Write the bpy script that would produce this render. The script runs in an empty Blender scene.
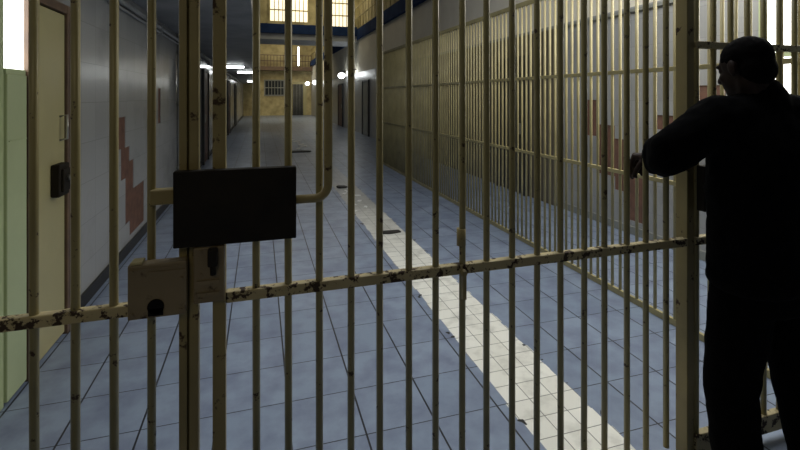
import bpy, bmesh, math, random
from mathutils import Vector, Matrix
random.seed(7)
PI = math.pi
S = bpy.context.scene
COL = S.collection

# ------------------------------------------------------------------ camera
EYE = 1.55
YAW = math.atan(140 / 460)
cd = bpy.data.cameras.new('camera'); cam = bpy.data.objects.new('camera', cd); COL.objects.link(cam)
cam.location = (0, 0, EYE); cam.rotation_euler = (PI / 2, 0, -YAW)
cd.sensor_width = 36; cd.lens = 460 / 800 * 36; cd.shift_y = -129 / 800; cd.clip_start = 0.05; cd.clip_end = 200
S.camera = cam
# ------------------------------------------------------------------ world, lights, exposure
w = bpy.data.worlds.new('world'); S.world = w; w.use_nodes = True
bg = w.node_tree.nodes['Background']; bg.inputs[0].default_value = (0.55, 0.62, 0.8, 1); bg.inputs[1].default_value = 0.012

def area(name, loc, rot, sx, sy, power, col, spread=180):
    l = bpy.data.lights.new(name, 'AREA'); l.shape = 'RECTANGLE'; l.size = sx; l.size_y = sy
    l.energy = power; l.color = col; l.spread = math.radians(spread)
    o = bpy.data.objects.new(name, l); COL.objects.link(o); o.location = loc; o.rotation_euler = rot
    return o
area('atrium_top_fill', (1.6, 3.4, 6.0), (0, 0, 0), 3.2, 4.0, 165, (0.94, 0.97, 1.0))  # added overhead area light for the near floor, no real skylight
area('far_top_fill', (2.0, 15.0, 6.4), (0, 0, 0), 3.0, 6.0, 16, (1.0, 0.88, 0.62))  # added warm overhead fill for the far corridor, no real skylight
area('far_hall_light', (1.5, 31.0, 6.3), (math.radians(25), 0, 0), 4.0, 6.0, 250, (1.0, 0.87, 0.6))
area('side_bay_fill', (3.3, 2.5, 3.5), (0, 0, 0), 0.7, 1.4, 50, (1.0, 0.97, 0.88))  # unseen fill added above the bay to brighten the near fence bars
area('bridge_fill', (2.0, 18.2, 6.3), (math.radians(55), 0, 0), 3.4, 0.6, 40, (1.0, 0.9, 0.62))  # unseen fill added to brighten the wall above the bridge
area('camera_side_fill', (-0.7, -1.2, 2.9), (math.radians(52), 0, math.radians(4)), 0.9, 0.5, 1.3, (1.0, 0.84, 0.5), 85)  # weak warm fill added behind the camera for the gate fronts
S.view_settings.view_transform = 'Standard'; S.view_settings.look = 'None'
S.view_settings.exposure = 0.0; S.view_settings.gamma = 1.0; S.view_settings.use_curve_mapping = False

# ------------------------------------------------------------------ materials
def mat(name, col, rough=0.6, spec=0.5, metal=0.0):
    m = bpy.data.materials.new(name); m.use_nodes = True
    b = m.node_tree.nodes['Principled BSDF']
    b.inputs['Base Color'].default_value = (*col, 1); b.inputs['Roughness'].default_value = rough
    b.inputs['Specular IOR Level'].default_value = spec; b.inputs['Metallic'].default_value = metal
    return m

class NT:
    def __init__(s, m): s.t = m.node_tree; s.n = s.t.nodes; s.l = s.t.links; s.b = s.n['Principled BSDF']
    def new(s, t, **k):
        n = s.n.new(t)
        for a, v in k.items(): setattr(n, a, v)
        return n
    def link(s, a, b): s.l.new(a, b)
    def math(s, op, a, b=None, c=None):
        n = s.new('ShaderNodeMath', operation=op)
        for i, v in enumerate((a, b, c)):
            if v is None: continue
            if hasattr(v, 'is_output'): s.link(v, n.inputs[i])
            else: n.inputs[i].default_value = v
        return n.outputs[0]
    def mix(s, f, a, b):
        n = s.new('ShaderNodeMix', data_type='RGBA')
        for k, v in ((0, f), (6, a), (7, b)):
            if hasattr(v, 'is_output'): s.link(v, n.inputs[k])
            else: n.inputs[k].default_value = v if k == 0 else (*v, 1)
        return n.outputs[2]
    def noise(s, vec, scale, detail=4, rough=0.55):
        n = s.new('ShaderNodeTexNoise'); n.inputs['Scale'].default_value = scale
        n.inputs['Detail'].default_value = detail; n.inputs['Roughness'].default_value = rough
        s.link(vec, n.inputs['Vector']); return n.outputs[0]
    def ramp(s, f, a, b):
        n = s.new('ShaderNodeMapRange'); n.inputs[1].default_value = a; n.inputs[2].default_value = b
        s.link(f, n.inputs[0]); return n.outputs[0]
    def bump(s, h, dist=0.002, strength=0.5):
        n = s.new('ShaderNodeBump'); n.inputs['Distance'].default_value = dist; n.inputs['Strength'].default_value = strength
        s.link(h, n.inputs['Height']); s.link(n.outputs[0], s.b.inputs['Normal'])

def worn_paint(name, col, rust, lo=0.60, hi=0.66, scale=14, rough=0.5):
    m = mat(name, col, rough); t = NT(m)
    p = t.new('ShaderNodeNewGeometry').outputs['Position']
    f1 = t.noise(p, scale, 6, 0.65); f2 = t.noise(p, 4.5, 3)
    ch = t.ramp(f1, lo, hi)
    tint = t.mix(t.ramp(f2, 0.3, 0.7), tuple(c * 0.8 for c in col), tuple(min(1, c * 1.1) for c in col))
    c = t.mix(ch, tint, rust); t.link(c, t.b.inputs['Base Color'])
    t.link(t.math('MULTIPLY_ADD', ch, 0.35, rough), t.b.inputs['Roughness'])
    t.bump(t.math('SUBTRACT', 1.0, ch), 0.001, 0.6)
    return m

def noisy(name, c1, c2, scale=3.0, rough=0.6, lo=0.35, hi=0.65, spec=0.5):
    m = mat(name, c1, rough, spec); t = NT(m)
    p = t.new('ShaderNodeNewGeometry').outputs['Position']
    t.link(t.mix(t.ramp(t.noise(p, scale, 5), lo, hi), c1, c2), t.b.inputs['Base Color'])
    return m

def emit(name, col, strength):
    m = mat(name, col, 0.4); b = m.node_tree.nodes['Principled BSDF']
    b.inputs['Emission Color'].default_value = (*col, 1); b.inputs['Emission Strength'].default_value = strength
    return m

def grid_mask(t, u, v, su, sv, ou, ov, wu, wv):
    """1 on the joints of a grid of tiles"""
    def line(c, s, o, w_):
        f = t.math('FRACT', t.math('DIVIDE', t.math('SUBTRACT', c, o), s))
        d = t.math('MINIMUM', f, t.math('SUBTRACT', 1.0, f))
        return t.math('LESS_THAN', d, w_ / s)
    return t.math('MAXIMUM', line(u, su, ou, wu), line(v, sv, ov, wv))

def cell_rand(t, u, v, su, sv, ou, ov):
    cx = t.math('FLOOR', t.math('DIVIDE', t.math('SUBTRACT', u, ou), su))
    cy = t.math('FLOOR', t.math('DIVIDE', t.math('SUBTRACT', v, ov), sv))
    cmb = t.new('ShaderNodeCombineXYZ'); t.link(cx, cmb.inputs[0]); t.link(cy, cmb.inputs[1])
    wn = t.new('ShaderNodeTexWhiteNoise'); t.link(cmb.outputs[0], wn.inputs['Vector'])
    return wn.outputs['Value']

def floor_material():
    m = mat('blue_floor_tiles', (0.2, 0.24, 0.34), 0.35); t = NT(m)
    p = t.new('ShaderNodeNewGeometry').outputs['Position']
    s = t.new('ShaderNodeSeparateXYZ'); t.link(p, s.inputs[0]); X, Y = s.outputs[0], s.outputs[1]
    T = 1 / 3
    g = grid_mask(t, X, Y, T, T, 0.134, 2.06, 0.0045, 0.0028)
    r = cell_rand(t, X, Y, T, T, 0.134, 2.06)
    blue = t.mix(r, (0.225, 0.28, 0.375), (0.265, 0.32, 0.42))
    blue = t.mix(t.ramp(t.noise(p, 5, 6, 0.6), 0.4, 0.75), blue, (0.15, 0.175, 0.26))
    blue = t.mix(g, blue, (0.022, 0.024, 0.03))
    # white stripe of small tiles with chipped edges
    q = 0.13
    g2 = grid_mask(t, X, Y, q, q, 1.19, 2.06, 0.0022, 0.0022)
    row = cell_rand(t, Y, Y, q, q, 2.06, 2.06)
    row2 = cell_rand(t, Y, Y, q, q, 7.06, 9.06)
    x0 = t.math('MULTIPLY_ADD', row, 0.02, 1.182); x1 = t.math('MULTIPLY_ADD', row2, 0.02, 1.572)
    st = t.math('MULTIPLY', t.math('GREATER_THAN', X, x0), t.math('LESS_THAN', X, x1))
    r2 = cell_rand(t, X, Y, q, q, 1.19, 2.06)
    wht = t.mix(r2, (0.78, 0.77, 0.70), (0.88, 0.87, 0.80))
    wht = t.mix(t.ramp(t.noise(p, 7, 5), 0.5, 0.85), wht, (0.45, 0.44, 0.39))
    wht = t.mix(g2, wht, (0.2, 0.2, 0.18))
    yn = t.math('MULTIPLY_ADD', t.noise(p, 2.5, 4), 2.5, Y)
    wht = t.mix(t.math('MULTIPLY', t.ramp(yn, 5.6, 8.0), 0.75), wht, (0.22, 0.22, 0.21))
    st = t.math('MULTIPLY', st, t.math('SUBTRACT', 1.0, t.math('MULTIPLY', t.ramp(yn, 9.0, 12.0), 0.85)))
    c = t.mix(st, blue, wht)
    # black chips along the stripe edges
    edge = t.math('MINIMUM', t.math('ABSOLUTE', t.math('SUBTRACT', X, 1.185)), t.math('ABSOLUTE', t.math('SUBTRACT', X, 1.585)))
    chip = t.math('MULTIPLY', t.math('LESS_THAN', edge, 0.022), t.math('GREATER_THAN', t.noise(p, 9, 2), 0.66))
    c = t.mix(chip, c, (0.02, 0.02, 0.02))
    t.link(c, t.b.inputs['Base Color'])
    t.link(t.math('MULTIPLY_ADD', t.noise(p, 2.2, 4), 0.25, 0.24), t.b.inputs['Roughness'])
    t.bump(t.math('SUBTRACT', t.math('MULTIPLY', t.noise(p, 3.0, 2), 0.5), g), 0.002, 0.35)
    return m

def wall_tiles(name, c1, c2, size, joint=(0.3, 0.3, 0.3), rough=0.22):
    m = mat(name, c1, rough); t = NT(m)
    p = t.new('ShaderNodeNewGeometry').outputs['Position']
    s = t.new('ShaderNodeSeparateXYZ'); t.link(p, s.inputs[0]); Y, Z = s.outputs[1], s.outputs[2]
    g = grid_mask(t, Y, Z, size, size, 0.0, 0.0, 0.0018, 0.0018)
    r = cell_rand(t, Y, Z, size, size, 0.0, 0.0)
    c = t.mix(r, c1, c2)
    c = t.mix(t.ramp(t.noise(p, 2.0, 5), 0.5, 0.8), c, tuple(x * 0.72 for x in c1))
    c = t.mix(g, c, joint); t.link(c, t.b.inputs['Base Color'])
    t.bump(t.math('SUBTRACT', t.math('MULTIPLY', t.noise(p, 2.0, 2), 0.4), g), 0.002, 0.3)
    return m

RUST = (0.055, 0.03, 0.014)
M = dict(
    floor=floor_material(),
    wall_left=wall_tiles('grey_wall_tiles', (0.36, 0.365, 0.37), (0.40, 0.405, 0.41), 0.30, (0.28, 0.28, 0.28)),
    wall_right=wall_tiles('pale_wall_tiles', (0.34, 0.345, 0.35), (0.38, 0.385, 0.385), 0.30, (0.24, 0.24, 0.24), 0.3),
    terra=noisy('bare_terracotta', (0.20, 0.10, 0.068), (0.135, 0.072, 0.053), 12, 0.85),
    plaster=noisy('grey_plaster', (0.36, 0.36, 0.34), (0.30, 0.30, 0.28), 2, 0.7),
    bayshade=noisy('bay_shade_brown', (0.17, 0.145, 0.10), (0.10, 0.085, 0.06), 1.6, 0.6),  # dark brown stands in for the shade deep in the side bay
    warmplaster=noisy('warm_grey_plaster', (0.86, 0.81, 0.68), (0.78, 0.73, 0.61), 1.5, 0.7),
    slab=noisy('dark_concrete', (0.36, 0.37, 0.38), (0.24, 0.25, 0.26), 2.5, 0.45),
    cream=noisy('cream_plaster', (0.60, 0.52, 0.28), (0.34, 0.28, 0.14), 1.8, 0.7),
    blue=noisy('blue_fascia_paint', (0.03, 0.06, 0.16), (0.02, 0.04, 0.11), 3, 0.85, spec=0.05),
    pale=noisy('pale_soffit', (0.50, 0.52, 0.56), (0.42, 0.44, 0.47), 2, 0.6),
    bar=worn_paint('worn_cream_bar_paint', (0.29, 0.245, 0.105), RUST, 0.62, 0.66, 26, 0.36),
    rail=worn_paint('chipped_rail_paint', (0.46, 0.38, 0.20), (0.045, 0.026, 0.014), 0.53, 0.57, 30),
    stile=worn_paint('stile_paint', (0.30, 0.24, 0.10), RUST, 0.60, 0.64, 14),
    lock=worn_paint('lock_box_paint', (0.22, 0.17, 0.095), (0.05, 0.03, 0.018), 0.58, 0.66, 12),
    plate=noisy('dark_plate', (0.017, 0.013, 0.008), (0.010, 0.008, 0.006), 9, 0.6, spec=0.2),
    black=mat('black_hole', (0.006, 0.006, 0.006), 0.8, 0.1),
    fence=worn_paint('cream_fence_paint', (0.41, 0.35, 0.17), RUST, 0.68, 0.73, 16, 0.42),
    green=noisy('pale_green_paint', (0.50, 0.57, 0.34), (0.43, 0.50, 0.29), 2, 0.4),
    creamdoor=noisy('cream_door_paint', (0.50, 0.45, 0.24), (0.42, 0.38, 0.20), 1.6, 0.35),
    brown=noisy('brown_frame_paint', (0.16, 0.10, 0.06), (0.10, 0.065, 0.045), 5, 0.5),
    darkred=noisy('dull_red_door', (0.16, 0.06, 0.04), (0.10, 0.045, 0.03), 2, 0.5),
    grey=noisy('grey_door', (0.30, 0.31, 0.29), (0.22, 0.23, 0.21), 2, 0.4),
    steel=mat('worn_steel', (0.42, 0.42, 0.40), 0.35, 0.5, 0.8),
    dark=noisy('dark_skirting', (0.03, 0.03, 0.032), (0.02, 0.02, 0.02), 4, 0.5),
    darkglass=mat('dark_glass', (0.03, 0.035, 0.04), 0.12),
    glow=emit('daylight_glass', (1.0, 1.0, 0.96), 5.5),
    glowbay=emit('bay_daylight_glass', (1.0, 1.0, 0.94), 4.5),
    warmglow=emit('warm_lit_glass', (1.0, 0.90, 0.66), 1.15),
    tube=emit('lamp_white', (0.95, 1.0, 1.0), 9),
    white=noisy('white_scrap', (0.80, 0.80, 0.77), (0.70, 0.70, 0.68), 20, 0.5),
    scrap=noisy('black_scrap', (0.015, 0.014, 0.014), (0.03, 0.028, 0.025), 20, 0.7),
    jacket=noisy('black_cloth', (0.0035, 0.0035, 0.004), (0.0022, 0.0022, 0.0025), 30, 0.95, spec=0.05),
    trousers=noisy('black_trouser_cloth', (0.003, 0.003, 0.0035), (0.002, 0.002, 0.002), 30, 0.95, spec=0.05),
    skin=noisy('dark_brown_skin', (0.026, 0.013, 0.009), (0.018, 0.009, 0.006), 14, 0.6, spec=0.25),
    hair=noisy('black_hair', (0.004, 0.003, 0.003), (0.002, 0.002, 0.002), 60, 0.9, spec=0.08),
    shoe=mat('black_leather', (0.006, 0.006, 0.006), 0.5, 0.2),
)

# ------------------------------------------------------------------ mesh helpers
class MB:
    def __init__(s): s.bm = bmesh.new()
    def box(s, x0, x1, y0, y1, z0, z1, bevel=0.0):
        t = bmesh.new(); bmesh.ops.create_cube(t, size=1)
        for v in t.verts:
            v.co = ((x0 + x1) / 2 + v.co.x * (x1 - x0), (y0 + y1) / 2 + v.co.y * (y1 - y0), (z0 + z1) / 2 + v.co.z * (z1 - z0))
        if bevel: bmesh.ops.bevel(t, geom=list(t.edges), offset=bevel, segments=2, affect='EDGES', profile=0.5)
        s.add(t); return s
    def add(s, t):
        me = bpy.data.meshes.new('tmp'); t.to_mesh(me); t.free(); s.bm.from_mesh(me); bpy.data.meshes.remove(me)
    def tube(s, pts, r, n=12, cap=True):
        """tube along a list of points; r one radius or one per point"""
        t = bmesh.new(); P = [Vector(p) for p in pts]; R = r if isinstance(r, (list, tuple)) else [r] * len(P)
        rings = []; up = None
        for i, p in enumerate(P):
            d = ((P[min(i + 1, len(P) - 1)] - P[max(i - 1, 0)])).normalized()
            if up is None: up = d.orthogonal().normalized()
            up = (up - d * up.dot(d)).normalized(); sd = d.cross(up)
            rings.append([t.verts.new(p + (up * math.cos(2 * PI * k / n) + sd * math.sin(2 * PI * k / n)) * R[i]) for k in range(n)])
        for a, b in zip(rings, rings[1:]):
            for k in range(n): f = t.faces.new((a[k], a[(k + 1) % n], b[(k + 1) % n], b[k])); f.smooth = True
        if cap: t.faces.new(rings[0][::-1]); t.faces.new(rings[-1])
        s.add(t); return s
    def capsule(s, a, ra, b, rb, n=14):
        a, b = Vector(a), Vector(b); d = (b - a); L = d.length; d.normalize()
        pts, rr = [], []
        for k in range(5):
            q = -PI / 2 + PI / 2 * k / 4.0; pts.append(a + d * (ra * math.sin(q))); rr.append(max(ra * math.cos(q), 1e-4))
        for k in range(5):
            q = PI / 2 * k / 4.0; pts.append(b + d * (rb * math.sin(q))); rr.append(max(rb * math.cos(q), 1e-4))
        return s.tube(pts, rr, n)
    def chain(s, pts, rr, n=14):
        for i in range(len(pts) - 1): s.capsule(pts[i], rr[i], pts[i + 1], rr[i + 1], n)
        return s
    def ell(s, c, r, mtx=None, u=20, v=14):
        t = bmesh.new(); bmesh.ops.create_uvsphere(t, u_segments=u, v_segments=v, radius=1)
        m = Matrix.Translation(Vector(c)) @ (mtx.to_4x4() if mtx is not None else Matrix.Identity(4)) @ Matrix.Diagonal((*r, 1))
        for vv in t.verts: vv.co = m @ vv.co
        for f in t.faces: f.smooth = True
        s.add(t); return s
    def sections(s, secs, n=28, power=2.4):
        """closed loft through super-elliptic horizontal sections (x, y, z, rx, ry, rot)"""
        t = bmesh.new(); rings = []
        for (x, y, z, rx, ry, rot) in secs:
            rg = []
            for k in range(n):
                a = 2 * PI * k / n; ca, sa = math.cos(a), math.sin(a)
                px = math.copysign(abs(ca) ** (2 / power), ca) * rx; py = math.copysign(abs(sa) ** (2 / power), sa) * ry
                rg.append(t.verts.new((x + px * math.cos(rot) - py * math.sin(rot), y + px * math.sin(rot) + py * math.cos(rot), z)))
            rings.append(rg)
        for a, b in zip(rings, rings[1:]):
            for k in range(n): f = t.faces.new((a[k], a[(k + 1) % n], b[(k + 1) % n], b[k])); f.smooth = True
        t.faces.new(rings[0][::-1]); t.faces.new(rings[-1])
        bmesh.ops.recalc_face_normals(t, faces=list(t.faces))
        s.add(t); return s
    def build(s, name, m, parent=None):
        bmesh.ops.recalc_face_normals(s.bm, faces=list(s.bm.faces))
        me = bpy.data.meshes.new(name); s.bm.to_mesh(me); s.bm.free(); me.materials.append(m)
        o = bpy.data.objects.new(name, me); COL.objects.link(o)
        if parent is not None:
            o.parent = parent; q = parent; off = Vector()
            while q is not None: off += q.location; q = q.parent
            me.transform(Matrix.Translation(-off))
        return o

def remeshed(o, voxel, smooth=6, wrinkle=0.0, wsize=0.12):
    """turn overlapping closed shapes into one continuous surface"""
    md = o.modifiers.new('r', 'REMESH'); md.mode = 'VOXEL'; md.voxel_size = voxel; md.use_smooth_shade = True
    sm = o.modifiers.new('s', 'SMOOTH'); sm.iterations = smooth; sm.factor = 0.5
    if wrinkle:
        tx = bpy.data.textures.new('folds', 'CLOUDS'); tx.noise_scale = wsize
        dp = o.modifiers.new('d', 'DISPLACE'); dp.texture = tx; dp.strength = wrinkle; dp.mid_level = 0.5
    dg = bpy.context.evaluated_depsgraph_get()
    me = bpy.data.meshes.new_from_object(o.evaluated_get(dg)); me.name = o.name
    o.modifiers.clear(); o.data = me
    return o

def tag(o, label, cat, group=None):
    o['label'] = label; o['category'] = cat
    if group: o['group'] = group
    return o
def thing(name, loc, label, cat, group=None):
    o = bpy.data.objects.new(name, None); COL.objects.link(o); o.location = loc; o.empty_display_size = 0.1
    return tag(o, label, cat, group)
def struct(o): o['kind'] = 'structure'; return o
def copy_tree(src, loc):
    r = src.copy(); COL.objects.link(r); r.location = loc
    for ch in src.children:
        c = ch.copy(); COL.objects.link(c); c.parent = r
        for g in ch.children:
            d = g.copy(); COL.objects.link(d); d.parent = c
    return r

# ------------------------------------------------------------------ the setting
LW, RW, FX, GY = -1.25, 4.0, 2.68, 1.5      # left wall, right wall, side fence, barred gate
END = 38.0
struct(MB().box(LW, RW, -2.0, END, -0.12, 0).build('floor', M['floor']))

def tiled_wall(name, X, thick, y0, y1, z0, z1, holes, patches, m, q=0.15):
    """wall slab whose visible face is a grid of tiles; patches = cells where the tiles are gone (set back 6 mm)"""
    ys = sorted(set([y0, y1] + [round(y0 + k * q, 4) for k in range(int((y1 - y0) / q) + 1)]))
    zs = sorted(set([z0, z1] + [round(z0 + k * q, 4) for k in range(int((z1 - z0) / q) + 1)]))
    bm = bmesh.new(); vs = {}; sg = 1 if thick > 0 else -1
    def V(x, y, z):
        k = (round(x, 4), round(y, 4), round(z, 4))
        if k not in vs: vs[k] = bm.verts.new(k)
        return vs[k]
    def bad(i, j):
        if not (0 <= i < len(ys) - 1 and 0 <= j < len(zs) - 1): return False
        cy, cz = (ys[i] + ys[i + 1]) / 2, (zs[j] + zs[j + 1]) / 2
        return any(a < cy < b and c < cz < d for a, b, c, d in patches)
    for i in range(len(ys) - 1):
        for j in range(len(zs) - 1):
            b = bad(i, j); x = X + sg * 0.006 if b else X
            f = bm.faces.new((V(x, ys[i], zs[j]), V(x, ys[i + 1], zs[j]), V(x, ys[i + 1], zs[j + 1]), V(x, ys[i], zs[j + 1])))
            f.material_index = 1 if b else 0
            if b:
                for (di, dj, e) in ((-1, 0, (ys[i], zs[j], ys[i], zs[j + 1])), (1, 0, (ys[i + 1], zs[j], ys[i + 1], zs[j + 1])),
                                    (0, -1, (ys[i], zs[j], ys[i + 1], zs[j])), (0, 1, (ys[i], zs[j + 1], ys[i + 1], zs[j + 1]))):
                    if not bad(i + di, j + dj):
                        bm.faces.new((V(X, e[0], e[1]), V(X, e[2], e[3]), V(x, e[2], e[3]), V(x, e[0], e[1])))
    B = X + thick
    c = [V(X, y0, z0), V(X, y1, z0), V(X, y1, z1), V(X, y0, z1)]
    d = [V(B, y0, z0), V(B, y1, z0), V(B, y1, z1), V(B, y0, z1)]
    for k in range(4):
        l = (k + 1) % 4; bm.faces.new((c[k], c[l], d[l], d[k]))
    bm.faces.new(d)
    bmesh.ops.recalc_face_normals(bm, faces=list(bm.faces))
    me = bpy.data.meshes.new(name); bm.to_mesh(me); bm.free(); me.materials.append(m); me.materials.append(M['terra'])
    o = bpy.data.objects.new(name, me); COL.objects.link(o)
    return struct(o)

lp = [(4.75, 5.0, 0.99, 1.38), (4.84, 5.16, 0.75, 1.0), (4.98, 5.3, 0.44, 0.9), (5.2, 5.85, 0.14, 0.6), (5.05, 5.3, 0.3, 0.6), (6.5, 6.75, 1.25, 1.7)]
tiled_wall('wall_left', LW, -0.2, -2.0, END, 0, 2.9, [], lp, M['wall_left'])
rp = [(4.7, 4.98, 1.04, 1.5), (4.42, 4.7, 0.6, 1.2), (4.27, 4.42, 0.45, 1.05), (4.0, 4.28, 0.14, 0.76), (3.7, 3.88, 1.19, 1.4), (3.1, 3.55, 1.35, 1.66), (3.55, 3.7, 0.9, 1.4)]
struct(MB().box(RW, RW + 0.2, -2.0, END, 2.55, 3.95).build('wall_right_upper', M['warmplaster']))
tiled_wall('wall_right', RW, 0.2, -2.0, END, 0, 2.55, [], rp, M['wall_right'])

# dark panel on the right wall, painting in the shade behind the far fence
struct(MB().box(RW - 0.03, RW, 5.55, 10.7, 0, 2.5, 0.005).build('bay_shade_panel', M['bayshade']))
# skirtings
struct(MB().box(LW, LW + 0.018, 3.56, END, 0, 0.10, 0.004).build('baseboard_left', M['dark']))
struct(MB().box(RW - 0.018, RW, 1.56, 5.54, 0, 0.09, 0.004).build('baseboard_right', M['grey']))

# gallery slab over the left side of the corridor, fascia and beams of the first floor
struct(MB().box(LW, -0.085, 1.9, END, 2.52, 2.9, 0.01).build('ceiling', M['slab']))
cv = MB()
cv.tube([(LW + 0.03, 3.9, 2.42), (LW + 0.03, 30, 2.42)], 0.022, 10)
cv.tube([(LW + 0.028, 3.9, 2.36), (LW + 0.028, 30, 2.36)], 0.012, 10)
for k in range(13): cv.box(LW, LW + 0.055, 4.5 + k * 2, 4.54 + k * 2, 2.335, 2.45)
struct(cv.build('trim_1', M['slab']))
struct(MB().box(RW - 0.10, RW + 0.5, -2, END, 3.95, 4.36, 0.01).build('trim_2', M['blue']))
struct(MB().box(-0.085, RW - 0.1, 19.0, 19.4, 4.06, 4.44, 0.01).build('trim_3', M['blue']))
struct(MB().box(-0.085, RW - 0.1, 19.05, 21.0, 3.82, 4.06).build('trim_4', M['pale']))
struct(MB().box(RW - 0.02, RW, 2.9, 7.5, 2.49, 2.53, 0.004).build('trim_5', M['grey']))
up = MB().box(RW + 0.3, RW + 0.5, 1.5, END, 4.36, 6.6)
struct(up.build('wall_upper', M['cream']))
rl = MB()
for z in (4.85, 5.3): rl.tube([(RW - 0.06, 1.5, z), (RW - 0.06, END - 0.1, z)], 0.02, 8)
for k in range(70): rl.tube([(RW - 0.06, 3 + k * 0.5, 4.36), (RW - 0.06, 3 + k * 0.5, 5.3)], 0.014, 8)
struct(rl.build('trim_6', M['fence']))

# cross wall above the bridge with lit, barred windows
struct(MB().box(-0.085, RW + 0.3, 20.6, 20.9, 4.06, 6.6).build('wall_bridge', M['cream']))
def barred_window(n, x0, x1, z0, z1, y, nb):
    f = MB(); t_ = 0.07
    f.box(x0 - t_, x0, y - 0.08, y, z0 - t_, z1 + t_); f.box(x1, x1 + t_, y - 0.08, y, z0 - t_, z1 + t_)
    f.box(x0, x1, y - 0.08, y, z1, z1 + t_); f.box(x0 - 0.12, x1 + 0.12, y - 0.14, y, z0 - 0.16, z0)
    o = struct(f.build('window_%d' % n, M['cream']))
    MB().box(x0, x1, y - 0.03, y - 0.01, z0, z1).build('pane', M['warmglow'], o)
    b = MB()
    for k in range(1, nb): b.tube([(x0 + (x1 - x0) * k / nb, y - 0.06, z0), (x0 + (x1 - x0) * k / nb, y - 0.06, z1)], 0.016, 8)
    zc = z0 + 0.47
    while zc < z1: b.box(x0, x1, y - 0.075, y - 0.05, zc, zc + 0.05); zc += 0.55
    b.build('window_bars', M['cream'], o)
barred_window(3, 0.42, 2.0, 4.78, 6.4, 20.6, 9)
barred_window(4, 2.72, 3.9, 4.66, 6.4, 20.6, 7)

# far end wall with a second gallery
struct(MB().box(LW, RW + 0.5, END, END + 0.3, 0, 6.6).build('wall_far', M['cream']))
struct(MB().box(LW, RW, END - 1.0, END, 3.55, 3.85).build('trim_7', M['brown']))
fr = MB()
for z in (4.25, 4.7): fr.box(LW, RW, END - 0.98, END - 0.94, z, z + 0.06)
for k in range(22): fr.box(LW + 0.1 + k * 0.24, LW + 0.14 + k * 0.24, END - 0.98, END - 0.94, 3.85, 4.7)
struct(fr.build('trim_8', M['brown']))
w5 = struct(MB().box(0.3, 1.9, END - 0.06, END, 1.55, 2.85).build('window_5', M['grey']))
MB().box(0.4, 1.8, END - 0.08, END - 0.05, 1.65, 2.75).build('pane', M['darkglass'], w5)
b = MB()
for k in range(1, 6): b.box(0.4 + k * 0.235, 0.44 + k * 0.235, END - 0.10, END - 0.07, 1.65, 2.75)
b.box(0.4, 1.8, END - 0.10, END - 0.07, 2.18, 2.24); b.build('window_bars', M['grey'], w5)
d3 = struct(MB().box(2.3, 2.5, END - 0.12, END, 0, 2.5).box(3.35, 3.6, END - 0.12, END, 0, 2.5).box(2.3, 3.6, END - 0.12, END, 2.5, 2.7).build('door_3', M['creamdoor']))
MB().box(2.5, 3.35, END - 0.05, END - 0.01, 0, 2.5).build('door_leaf', M['dark'], d3)
b = MB()
for k in range(7): b.tube([(2.58 + k * 0.115, END - 0.08, 0), (2.58 + k * 0.115, END - 0.08, 2.5)], 0.02, 8)
b.build('door_bars', M['grey'], d3)

# doors and lit sidelight of the left wall
w1 = MB()
w1.box(LW, LW + 0.045, 2.765, 2.965, 0.02, 1.66, 0.004)
w1.box(LW, LW + 0.03, 2.70, 2.765, 0, 2.55, 0.003)
w1.box(LW, LW + 0.04, 2.765, 2.965, 1.66, 1.69, 0.003)
w1.box(LW, LW + 0.04, 2.765, 2.965, 2.50, 2.55, 0.003)
w1.box(LW + 0.045, LW + 0.05, 2.775, 2.955, 1.32, 1.325)
o = struct(w1.build('window_1', M['green']))
MB().box(LW, LW + 0.03, 2.765, 2.965, 1.69, 2.50).build('pane', M['glow'], o)
d = MB().box(LW, LW + 0.05, 2.975, 3.015, 0, 2.14, 0.004).box(LW, LW + 0.05, 3.50, 3.55, 0, 2.14, 0.004).box(LW, LW + 0.05, 3.015, 3.50, 2.085, 2.14, 0.004)
o = struct(d.build('door_2', M['brown']))
MB().box(LW, LW + 0.035, 3.02, 3.495, 0.02, 2.075, 0.004).build('door_leaf', M['creamdoor'], o)
MB().box(LW + 0.035, LW + 0.085, 3.28, 3.43, 0.93, 1.13, 0.008).box(LW + 0.085, LW + 0.10, 3.30, 3.40, 0.96, 1.10, 0.005).build('lock_box', M['plate'], o)
MB().tube([(LW + 0.10, 3.36, 1.04), (LW + 0.125, 3.36, 1.04)], 0.018, 12).tube([(LW + 0.12, 3.36, 1.04), (LW + 0.12, 3.40, 1.06)], 0.008, 8).build('lock_knob', M['steel'], o)
MB().tube([(LW + 0.035, 3.42, 1.42), (LW + 0.075, 3.42, 1.43), (LW + 0.075, 3.42, 1.28), (LW + 0.035, 3.42, 1.27)], 0.008, 8).build('door_handle', M['steel'], o)

# doors further down both sides
def far_door(n, X, sg, y0, y1, m, z1=2.1):
    f = MB(); x0, x1 = (X, X + 0.06 * sg) if sg > 0 else (X + 0.06 * sg, X)
    f.box(x0, x1, y0 - 0.08, y0, 0, z1 + 0.08); f.box(x0, x1, y1, y1 + 0.08, 0, z1 + 0.08); f.box(x0, x1, y0, y1, z1, z1 + 0.08)
    o = struct(f.build('door_%d' % n, M['dark']))
    x0, x1 = (X, X + 0.035 * sg) if sg > 0 else (X + 0.035 * sg, X)
    MB().box(x0, x1, y0, y1, 0.02, z1).build('door_leaf', m, o)
    x0, x1 = (X + 0.035, X + 0.07) if sg > 0 else (X - 0.07, X - 0.035)
    MB().box(x0, x1, y0 + 0.05, y0 + 0.14, 0.95, 1.12).build('lock_box', M['steel'], o)
for k, (y0, y1, mm) in enumerate([(8.4, 9.2, 'grey'), (11.2, 12.1, 'darkred'), (15.0, 16.0, 'darkred'), (19.5, 20.5, 'darkred'), (25, 26, 'grey')]):
    far_door(4 + k, LW, 1, y0, y1, M[mm])
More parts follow.
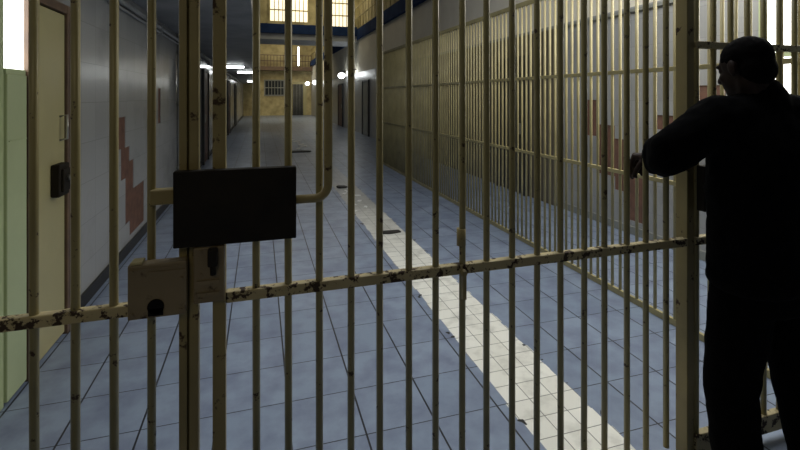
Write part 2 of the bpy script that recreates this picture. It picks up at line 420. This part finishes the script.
for k, (y0, y1, mm) in enumerate([(6.3, 7.1, 'dark'), (8.6, 9.4, 'dark'), (13.6, 14.5, 'grey'), (17.2, 18.2, 'grey'), (23.0, 24.2, 'darkred'), (28.5, 29.6, 'grey')]):
    far_door(9 + k, RW - (0.03 if y0 < 10 else 0), -1, y0, y1, M[mm])

# bright window of the side bay on the right wall
f = MB(); y0, y1, z0, z1 = 1.62, 2.72, 1.50, 3.3; t_ = 0.06
f.box(RW - 0.05, RW, y0 - t_, y0, z0 - t_, z1 + t_).box(RW - 0.05, RW, y1, y1 + t_, z0 - t_, z1 + t_).box(RW - 0.05, RW, y0, y1, z1, z1 + t_)
f.box(RW - 0.08, RW, y0 - t_, y1 + t_, z0 - t_, z0).box(RW - 0.045, RW, y0, y1, 1.86, 1.90).box(RW - 0.045, RW, 2.28, 2.31, z0, z1)
o = struct(f.build('window_2', M['green']))
MB().box(RW - 0.03, RW - 0.01, y0, y1, z0, z1).build('pane', M['glowbay'], o)

# ------------------------------------------------------------------ barred gate across the corridor
TOP = 2.42; RB = 0.0117
def bars(xs, parent, z0=0.10, z1=TOP, y=GY, m='bar', r=RB):
    for x in xs:
        j = random.uniform(-0.002, 0.002)
        MB().tube([(x, y, z0), (x + j, y, (z0 + z1) / 2), (x, y, z1)], r, 14).build('bar', M[m], parent)
def rail(x0, x1, z0, z1, parent, y=GY, d=0.016, m='rail'):
    return MB().box(x0, x1, y - d, y + d, z0, z1, 0.004).build('rail', M[m], parent)

# left fixed panel with the keyed lock box
L = thing('barred_partition', (-0.72, GY, 0), 'fixed cream barred panel left of the gate, with the keyhole lock box on its rail', 'barred partition')
bars([-0.303 - 0.0963 * k for k in range(10)], L)
rail(LW + 0.005, -0.228, 0.917, 0.951, L); rail(LW + 0.005, -0.228, 0.06, 0.12, L); rail(LW + 0.005, -0.228, TOP - 0.03, TOP + 0.02, L)
MB().box(-0.228, -0.206, GY - 0.02, GY + 0.02, 0, TOP + 0.02, 0.003).build('stile', M['stile'], L)
MB().box(-0.2, -0.175, GY - 0.02, GY + 0.02, 0, TOP + 0.02, 0.003).box(-0.206, -0.2, GY, GY + 0.015, 0, TOP).build('stile', M['stile'], L)
lb = MB().box(-0.352, -0.202, GY - 0.06, GY - 0.018, 0.925, 1.078, 0.004)
lb.box(-0.30, -0.202, GY - 0.063, GY - 0.055, 1.046, 1.056).box(-0.345, -0.21, GY - 0.062, GY - 0.056, 1.082 - 0.02, 1.083 - 0.016)
for (px, pz) in ((-0.34, 0.94), (-0.215, 0.94), (-0.215, 1.03), (-0.34, 1.06)): lb.tube([(px, GY - 0.066, pz), (px, GY - 0.058, pz)], 0.005, 8)
lk = lb.build('lock_box', M['lock'], L)
kh = MB().tube([(-0.281, GY - 0.063, 0.957), (-0.281, GY - 0.0595, 0.957)], 0.0215, 18).box(-0.3, -0.262, GY - 0.063, GY - 0.0595, 0.932, 0.952)
kh.build('keyhole', M['black'], lk)
MB().box(-0.345, -0.315, GY - 0.062, GY - 0.02, 1.0785, 1.086, 0.002).build('lock_tab', M['fence'], lk)
MB().box(-0.303, -0.228, GY - 0.03, GY + 0.012, 1.235, 1.278, 0.004).build('bolt_keeper', M['stile'], L)

# the sliding gate itself
G = thing('barred_gate', (0.8, GY, 0), 'cream barred gate with the big black lock plate and bolt pipe, filling the middle', 'gate')
bars([-0.010, 0.087, 0.184, 0.287, 0.386, 0.489, 0.586, 0.687, 0.783, 0.888, 0.992, 1.097, 1.203, 1.299, 1.408, 1.503, 1.607], G)
MB().box(-0.136, -0.099, GY - 0.022, GY + 0.018, 0, TOP + 0.02, 0.004).build('stile', M['stile'], G)
rail(-0.099, 1.708, 0.922, 0.956, G); rail(-0.099, 1.708, 0.0, 0.05, G); rail(-0.099, 1.708, TOP - 0.03, TOP + 0.02, G)
pl = MB().box(-0.238, 0.107, GY - 0.055, GY - 0.024, 1.113, 1.333, 0.003)
pl = pl.build('lock_plate', M['plate'], G)
for px in (-0.22, 0.09):
    for pz in (1.13, 1.316): MB().tube([(px, GY - 0.058, pz), (px, GY - 0.054, pz)], 0.006, 10).build('rivet', M['plate'], pl)
pts = [(0.10, GY - 0.036, 1.228), (0.165, GY - 0.036, 1.228)]
for k in range(1, 7):
    a = -PI / 2 + PI / 2 * k / 6; pts.append((0.165 + 0.042 * math.cos(a), GY - 0.036, 1.27 + 0.042 * math.sin(a)))
pts += [(0.207, GY - 0.036, 1.6), (0.207, GY - 0.036, TOP)]
MB().tube(pts, 0.0135, 14).build('bolt_pipe', M['stile'], G)
st = MB().box(-0.185, -0.10, GY - 0.05, GY - 0.024, 0.945, 1.108, 0.004).box(-0.175, -0.115, GY - 0.056, GY - 0.05, 1.0, 1.012).box(-0.175, -0.115, GY - 0.056, GY - 0.05, 0.965, 0.977)
for pz in (0.958, 1.03, 1.095): st.tube([(-0.165, GY - 0.055, pz), (-0.165, GY - 0.048, pz)], 0.005, 8)
st.build('strike_plate', M['lock'], G)
MB().box(-0.145, -0.118, GY - 0.075, GY - 0.05, 1.055, 1.108, 0.005).tube([(-0.131, GY - 0.062, 1.03), (-0.131, GY - 0.062, 1.06)], 0.008, 8).build('padlock', M['plate'], G)
lt = MB().box(0.676, 0.690, GY - 0.034, GY - 0.014, 0.838, 0.94, 0.003).tube([(0.683, GY - 0.03, 0.93), (0.683, GY + 0.005, 0.93)], 0.012, 10)
lt.build('latch', M['stile'], G)
MB().tube([(0.684, GY, 1.02), (0.684, GY, 1.08)], 0.0165, 12).build('latch_collar', M['stile'], G)

# right fixed panel with its jamb and lock box
R = thing('barred_partition', (2.8, GY, 0), 'fixed barred panel behind the man in black, right of the gate', 'barred partition')
bars([1.767 + 0.0985 * k for k in range(22)], R)
rail(1.752, RW - 0.02, 1.752, 1.782, R); rail(1.752, RW - 0.02, 0.045, 0.125, R); rail(1.752, RW - 0.02, TOP - 0.03, TOP + 0.02, R); rail(1.752, RW - 0.02, 0.922, 0.956, R)
MB().box(1.714, 1.752, GY - 0.005, GY + 0.052, 0, TOP + 0.02, 0.003).build('jamb', M['stile'], R)
MB().box(1.755, 1.815, GY - 0.05, GY - 0.012, 1.07, 1.26, 0.004).build('lock_box', M['plate'], R)

# ------------------------------------------------------------------ side fence running away along the right
F = thing('barred_fence', (FX, 6.0, 0), 'long cream barred fence running away along the right of the corridor', 'fence')
rest = MB(); nb = 0; y = 10.5; ys = []
yy = 2.594 - 0.0825 * 12
while yy < 10.55: ys.append(yy); yy += 0.0825
for k, yb in enumerate(ys):
    if k < 100: MB().tube([(FX, yb, 0.02), (FX, yb, 2.53)], 0.0115, 12).build('bar', M['fence'], F)
    else: rest.tube([(FX, yb, 0.02), (FX, yb, 2.53)], 0.0115, 12)
o = rest.build('bar', M['fence'], F); o['kind'] = 'stuff'
for (z0, z1) in ((0.0, 0.045), (0.945, 0.975), (1.72, 1.75), (2.50, 2.55)):
    MB().box(FX - 0.012, FX + 0.012, GY + 0.06, 10.6, z0, z1, 0.003).build('rail', M['fence'], F)
MB().box(FX - 0.03, FX + 0.03, 10.58, 10.66, 0, 2.56, 0.004).build('post', M['fence'], F)

# ------------------------------------------------------------------ lamps
def tube_light(loc, label, src=None):
    t = thing('ceiling_light', loc, label, 'ceiling light', 'strip lights under the left gallery')
    x, y, z = loc
    MB().box(x - 0.32, x + 0.32, y - 0.08, y + 0.08, z + 0.04, z + 0.08, 0.005).build('housing', M['grey'], t)
    MB().box(x - 0.30, x + 0.30, y - 0.07, y + 0.07, z - 0.02, z + 0.04, 0.01).build('diffuser', M['tube'], t)
tube_light((-0.78, 15.2, 2.44), 'nearest white strip light under the left gallery ceiling')
tube_light((-0.52, 18.6, 2.44), 'widest looking white strip light under the left gallery, second from the gate')
tube_light((-0.45, 30.0, 2.44), 'small far strip light under the left gallery, nearest the end wall')
def wall_lamp(loc, label):
    t = thing('wall_lamp', loc, label, 'wall lamp', 'white lamps along the right wall')
    x, y, z = loc
    MB().tube([(RW - 0.001, y, z + 0.18), (x, y, z + 0.2), (x, y, z + 0.12)], 0.02, 8).build('bracket', M['dark'], t)
    MB().ell((x, y, z), (0.17, 0.17, 0.14)).build('globe', M['tube'], t)
for i, (x, y, z, lab) in enumerate([
        (3.72, 19.6, 2.52, 'round white wall lamp just beyond the fence end, right of a pair'),
        (3.72, 21.8, 2.52, 'round white wall lamp beyond the fence end, left of the brighter pair'),
        (3.72, 33.0, 2.52, 'far round wall lamp beside the barred doorway, right of two'),
        (3.55, 36.5, 2.52, 'farthest round wall lamp, over the barred doorway at the corridor end')]):
    wall_lamp((x, y, z), lab)
t = thing('tube_lamp', (2.9, END - 0.9, 4.0), 'upright white tube lamp on the far upper gallery', 'lamp')
MB().box(2.84, 2.96, END - 0.93, END - 0.88, 3.86, 5.5, 0.01).build('backplate', M['grey'], t)
MB().tube([(2.9, END - 0.96, 3.95), (2.9, END - 0.96, 5.4)], 0.06, 12).build('tube', M['tube'], t)
# pipe on the left wall
dp = thing('drainpipe', (LW + 0.06, 7.9, 0), 'pale glossy vertical pipe on the left wall beyond the bare patches', 'pipe')
MB().tube([(LW + 0.06, 7.9, 0), (LW + 0.06, 7.9, 2.52)], 0.05, 16).build('pipe', M['wall_left'], dp)
for z in (0.4, 1.4, 2.2): MB().tube([(LW + 0.06, 7.9, z), (LW + 0.06, 7.9, z + 0.05)], 0.056, 16).box(LW, LW + 0.05, 7.88, 7.92, z, z + 0.05).build('pipe_clip', M['grey'], dp)

# ------------------------------------------------------------------ litter on the floor
def scrap(name, x, y, sx, sy, h, rot, m, label, cat, group=None):
    t = bmesh.new(); n = 9; top = []; bot = []
    for k in range(n):
        a = 2 * PI * k / n + random.uniform(-.2, .2); r = random.uniform(0.8, 1.1)
        px = max(-1, min(1, 1.35 * math.cos(a))) * sx / 2 * r; py = max(-1, min(1, 1.35 * math.sin(a))) * sy / 2 * r
        top.append(t.verts.new((px, py, h * random.uniform(0.5, 1)))); bot.append(t.verts.new((px, py, 0)))
    t.faces.new(top); t.faces.new(bot[::-1])
    for k in range(n): t.faces.new((bot[k], bot[(k + 1) % n], top[(k + 1) % n], top[k]))
    b_ = MB(); b_.add(t); o = b_.build(name, M[m]); o.location = (x, y, 0.0005); o.rotation_euler = (0, 0, rot)
    return tag(o, label, cat, group)
scrap('debris_strip', 1.42, 5.02, 0.21, 0.10, 0.02, 0.1, 'scrap', 'black strip of debris lying across the white tile stripe, nearest the gate', 'debris')
scrap('debris_strip', 1.33, 7.75, 0.17, 0.16, 0.03, 0.3, 'scrap', 'dark lump of debris on the white stripe among white scraps', 'debris')
scrap('debris_strip', 1.05, 13.0, 0.66, 0.3, 0.03, 0.0, 'scrap', 'long dark strip of debris far down the corridor', 'debris')
for k in range(9):
    scrap('paper_scrap', 1.36 + random.uniform(-.13, .13), 6.1 + k * 0.19, random.uniform(.04, .09), random.uniform(.06, .16), 0.008, random.uniform(-.5, .5), 'white',
          'small white paper scrap on the stripe around the dark lump', 'paper scrap', 'near white scraps')
for k in range(6):
    scrap('paper_scrap', 1.2 + random.uniform(-.2, .2), 13.9 + k * 0.55, random.uniform(.1, .25), random.uniform(.2, .5), 0.01, random.uniform(-.6, .6), 'white',
          'white paper scrap far down the corridor beyond the long dark strip', 'paper scrap', 'far white scraps')

# ------------------------------------------------------------------ the man
# body: one continuous skin surface
B = MB()
hc = Vector((1.722, 1.265, 1.652)); HS = 0.92                       # head centre
fd = Vector((0.04, 0.97, -0.22)).normalized()          # where the face looks
sd = Vector((0, 0, 1)).cross(fd).normalized()           # towards his left ear
ud = fd.cross(sd).normalized()
HM = Matrix((fd, sd, ud)).transposed()
HMS = HM @ Matrix.Diagonal((HS, HS, HS))
def H(f, s, u): return hc + (fd * f + sd * s + ud * u) * HS
B.ell(H(-0.012, 0, 0.03), (0.094, 0.074, 0.082), HMS)
B.ell(H(0.03, 0, -0.035), (0.062, 0.058, 0.075), HMS)
B.ell(H(0.055, 0, -0.085), (0.032, 0.034, 0.026), HMS)   # chin
B.capsule(H(0.085, 0, 0.01), 0.009, H(0.108, 0, -0.028), 0.013)   # nose
B.ell(H(0.1, 0.012, -0.03), (0.01, 0.009, 0.007), HMS); B.ell(H(0.1, -0.012, -0.03), (0.01, 0.009, 0.007), HMS)
B.ell(H(0.083, 0, -0.055), (0.014, 0.024, 0.007), HMS); B.ell(H(0.081, 0, -0.067), (0.014, 0.021, 0.008), HMS)
for sg in (1, -1):
    B.ell(H(0.072, 0.031 * sg, 0.026), (0.014, 0.024, 0.008), HMS)     # brow
    B.ell(H(0.068, 0.032 * sg, 0.006), (0.013, 0.014, 0.011), HMS)     # eye
    B.ell(H(0.055, 0.042 * sg, -0.025), (0.02, 0.016, 0.02), HMS)      # cheek
    em = HMS @ Matrix.Rotation(-0.3 * sg, 3, 'Z')
    B.ell(H(-0.012, 0.077 * sg, -0.002), (0.021, 0.009, 0.032), em)   # ear
    B.ell(H(-0.012, 0.074 * sg, -0.028), (0.011, 0.008, 0.012), em)
nb_ = Vector((1.775, 1.225, 1.47))
B.capsule(H(-0.02, 0, -0.06), 0.056, nb_, 0.064)
SL, SR = Vector((1.590, 1.262, 1.455)), Vector((1.945, 1.19, 1.455))
EL, WL = Vector((1.405, 1.305, 1.342)), Vector((1.555, 1.525, 1.292))
ER, WR = Vector((2.03, 1.13, 1.17)), Vector((2.04, 1.22, 0.94))
B.chain([nb_, (nb_ + SL) / 2 + Vector((0, 0, .01)), SL], [0.06, 0.06, 0.055]); B.chain([nb_, (nb_ + SR) / 2 + Vector((0, 0, .01)), SR], [0.06, 0.06, 0.055])
BX, BY = 1.772, 1.228
B.sections([(BX, BY, 0.82, 0.14, 0.09, 0), (BX, BY, 0.92, 0.165, 0.105, 0), (BX, BY, 1.07, 0.14, 0.095, 0),
            (BX - .005, BY, 1.27, 0.16, 0.105, 0), (BX - .01, BY, 1.40, 0.165, 0.1, 0), (BX - .015, BY, 1.47, 0.11, 0.07, 0)])
B.chain([SL, EL, WL], [0.05, 0.04, 0.027]); B.chain([SR, ER, WR], [0.05, 0.04, 0.027])
HPL, KL, AL = Vector((1.682, 1.235, 0.88)), Vector((1.662, 1.27, 0.48)), Vector((1.652, 1.225, 0.09))
HPR, KR, AR = Vector((1.87, 1.215, 0.88)), Vector((1.92, 1.20, 0.48)), Vector((1.95, 1.15, 0.09))
B.chain([HPL, KL, AL], [0.082, 0.055, 0.038]); B.chain([HPR, KR, AR], [0.082, 0.055, 0.038])
for a, dx in ((AL, -0.03), (AR, 0.05)): B.chain([a, a + Vector((dx * .4, 0.08, -0.045)), a + Vector((dx, 0.16, -0.055))], [0.036, 0.034, 0.026])
# left hand: beyond the bars, drooping from the wrist
kn = [Vector((1.532, 1.592, 1.292)), Vector((1.548, 1.606, 1.296)), Vector((1.567, 1.610, 1.291)), Vector((1.585, 1.603, 1.283))]
for k in kn: B.capsule(WL + (k - WL) * 0.2, 0.019, k, 0.0115)
ln = [(.044, .028, .022), (.049, .032, .024), (.045, .030, .023), (.035, .024, .020)]
for i, k in enumerate(kn):
    d1 = Vector((-0.18 + i * 0.06, 0.28, -0.9)).normalized(); d2 = Vector((-0.10 + i * 0.04, -0.08, -0.97)).normalized(); d3_ = Vector((-0.04, -0.40, -0.92)).normalized()
    a = k + d1 * ln[i][0]; b_ = a + d2 * ln[i][1]; c_ = b_ + d3_ * ln[i][2]
    B.chain([k, a, b_, c_], [0.0115, 0.0102, 0.0092, 0.0075], 10)
th = [WL + Vector((-0.012, 0.018, -0.008)), Vector((1.527, 1.553, 1.266)), Vector((1.519, 1.566, 1.238)), Vector((1.517, 1.576, 1.210))]
B.chain(th, [0.016, 0.0115, 0.0105, 0.0085], 10)
# right hand hanging
kr = [WR + Vector((-0.012, 0.055, -0.07)), WR + Vector((-0.002, 0.04, -0.08)), WR + Vector((0.004, 0.02, -0.082)), WR + Vector((0.006, 0.0, -0.078))]
for i, k in enumerate(kr):
    B.capsule(WR, 0.02, k, 0.0115)
    a = k + Vector((0.0, 0.012, -1)).normalized() * ln[i][0]; b_ = a + Vector((-.25, 0.05, -.95)).normalized() * ln[i][1]; c_ = b_ + Vector((-.5, .05, -.85)).normalized() * ln[i][2]
    B.chain([k, a, b_, c_], [0.0105, 0.0092, 0.0082, 0.0068], 10)
B.chain([WR + Vector((-.005, .015, -.015)), WR + Vector((-.022, .05, -.045)), WR + Vector((-.03, .06, -.085))], [0.016, 0.0115, 0.009], 10)
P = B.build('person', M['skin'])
remeshed(P, 0.005, 4)
tag(P, 'man in black jacket and trousers seen from behind, one arm reaching out between the bars', 'person')

# hair cap
hm = MB()
hm.ell(H(-0.022, 0, 0.043), (0.096, 0.081, 0.082), HMS); hm.ell(H(-0.055, 0, -0.01), (0.058, 0.073, 0.08), HMS)
hair = remeshed(hm.build('hair', M['hair'], P), 0.006, 3, 0.006, 0.02)
# jacket
J = MB(); j0 = 0.0
J.sections([(BX, BY, 0.855, 0.20, 0.135, j0), (BX, BY, 0.885, 0.212, 0.145, j0), (BX, BY, 0.95, 0.205, 0.14, j0), (BX - .003, BY, 1.15, 0.205, 0.142, j0),
            (BX - .005, BY, 1.32, 0.205, 0.14, j0), (BX - .01, BY, 1.42, 0.19, 0.118, j0), (BX - .015, BY, 1.485, 0.13, 0.092, j0), (BX - .02, BY, 1.545, 0.08, 0.076, j0)], power=2.3)
UZ = Vector((0, 0, 1))
for q in (-1, 0, 1):      # sleeve folded taller than wide where it passes between the bars
    J.chain([nb_ + Vector((-0.02, 0, 0.0)), SL + Vector((0.0, 0, 0.008)), EL + UZ * (0.022 * q), EL + (WL - EL) * 0.55 + UZ * (0.022 * q), WL + UZ * (0.02 * q)],
            [0.088, 0.090, 0.060, 0.054, 0.037])
J.chain([nb_ + Vector((0.03, 0, 0.01)), SR + Vector((0.0, 0, 0.008)), ER, WR + (ER - WR) * 0.06], [0.085, 0.085, 0.066, 0.05])
J.capsule(nb_ + Vector((0, -0.004, 0.02)), 0.086, nb_ + Vector((-0.018, 0.008, 0.085)), 0.074)     # collar
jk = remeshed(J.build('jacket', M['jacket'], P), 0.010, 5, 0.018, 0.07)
# trousers
T = MB()
T.sections([(BX, BY, 0.78, 0.165, 0.115, 0), (BX, BY, 0.88, 0.185, 0.128, 0), (BX, BY, 0.98, 0.17, 0.12, 0)])
T.chain([HPL, KL, AL], [0.108, 0.088, 0.074]); T.chain([HPR, KR, AR], [0.108, 0.088, 0.074])
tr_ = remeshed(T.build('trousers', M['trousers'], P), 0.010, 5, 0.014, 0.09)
# shoes
for a, dx in ((AL, -0.03), (AR, 0.05)):
    s_ = MB(); s_.chain([a + Vector((0, -0.045, -0.05)), a + Vector((dx * .4, 0.08, -0.045)), a + Vector((dx, 0.19, -0.055))], [0.042, 0.047, 0.036])
    s_.capsule(a + Vector((0, 0, -0.04)), 0.046, a + Vector((0, 0, 0.0)), 0.045)
    s_.box(a.x - 0.038, a.x + 0.038, a.y - 0.085, a.y + 0.19, 0.002, 0.03, 0.01)
    so = remeshed(s_.build('shoe', M['shoe'], P), 0.006, 2)
    for v in so.data.vertices: v.co.z = max(v.co.z, 0.002)
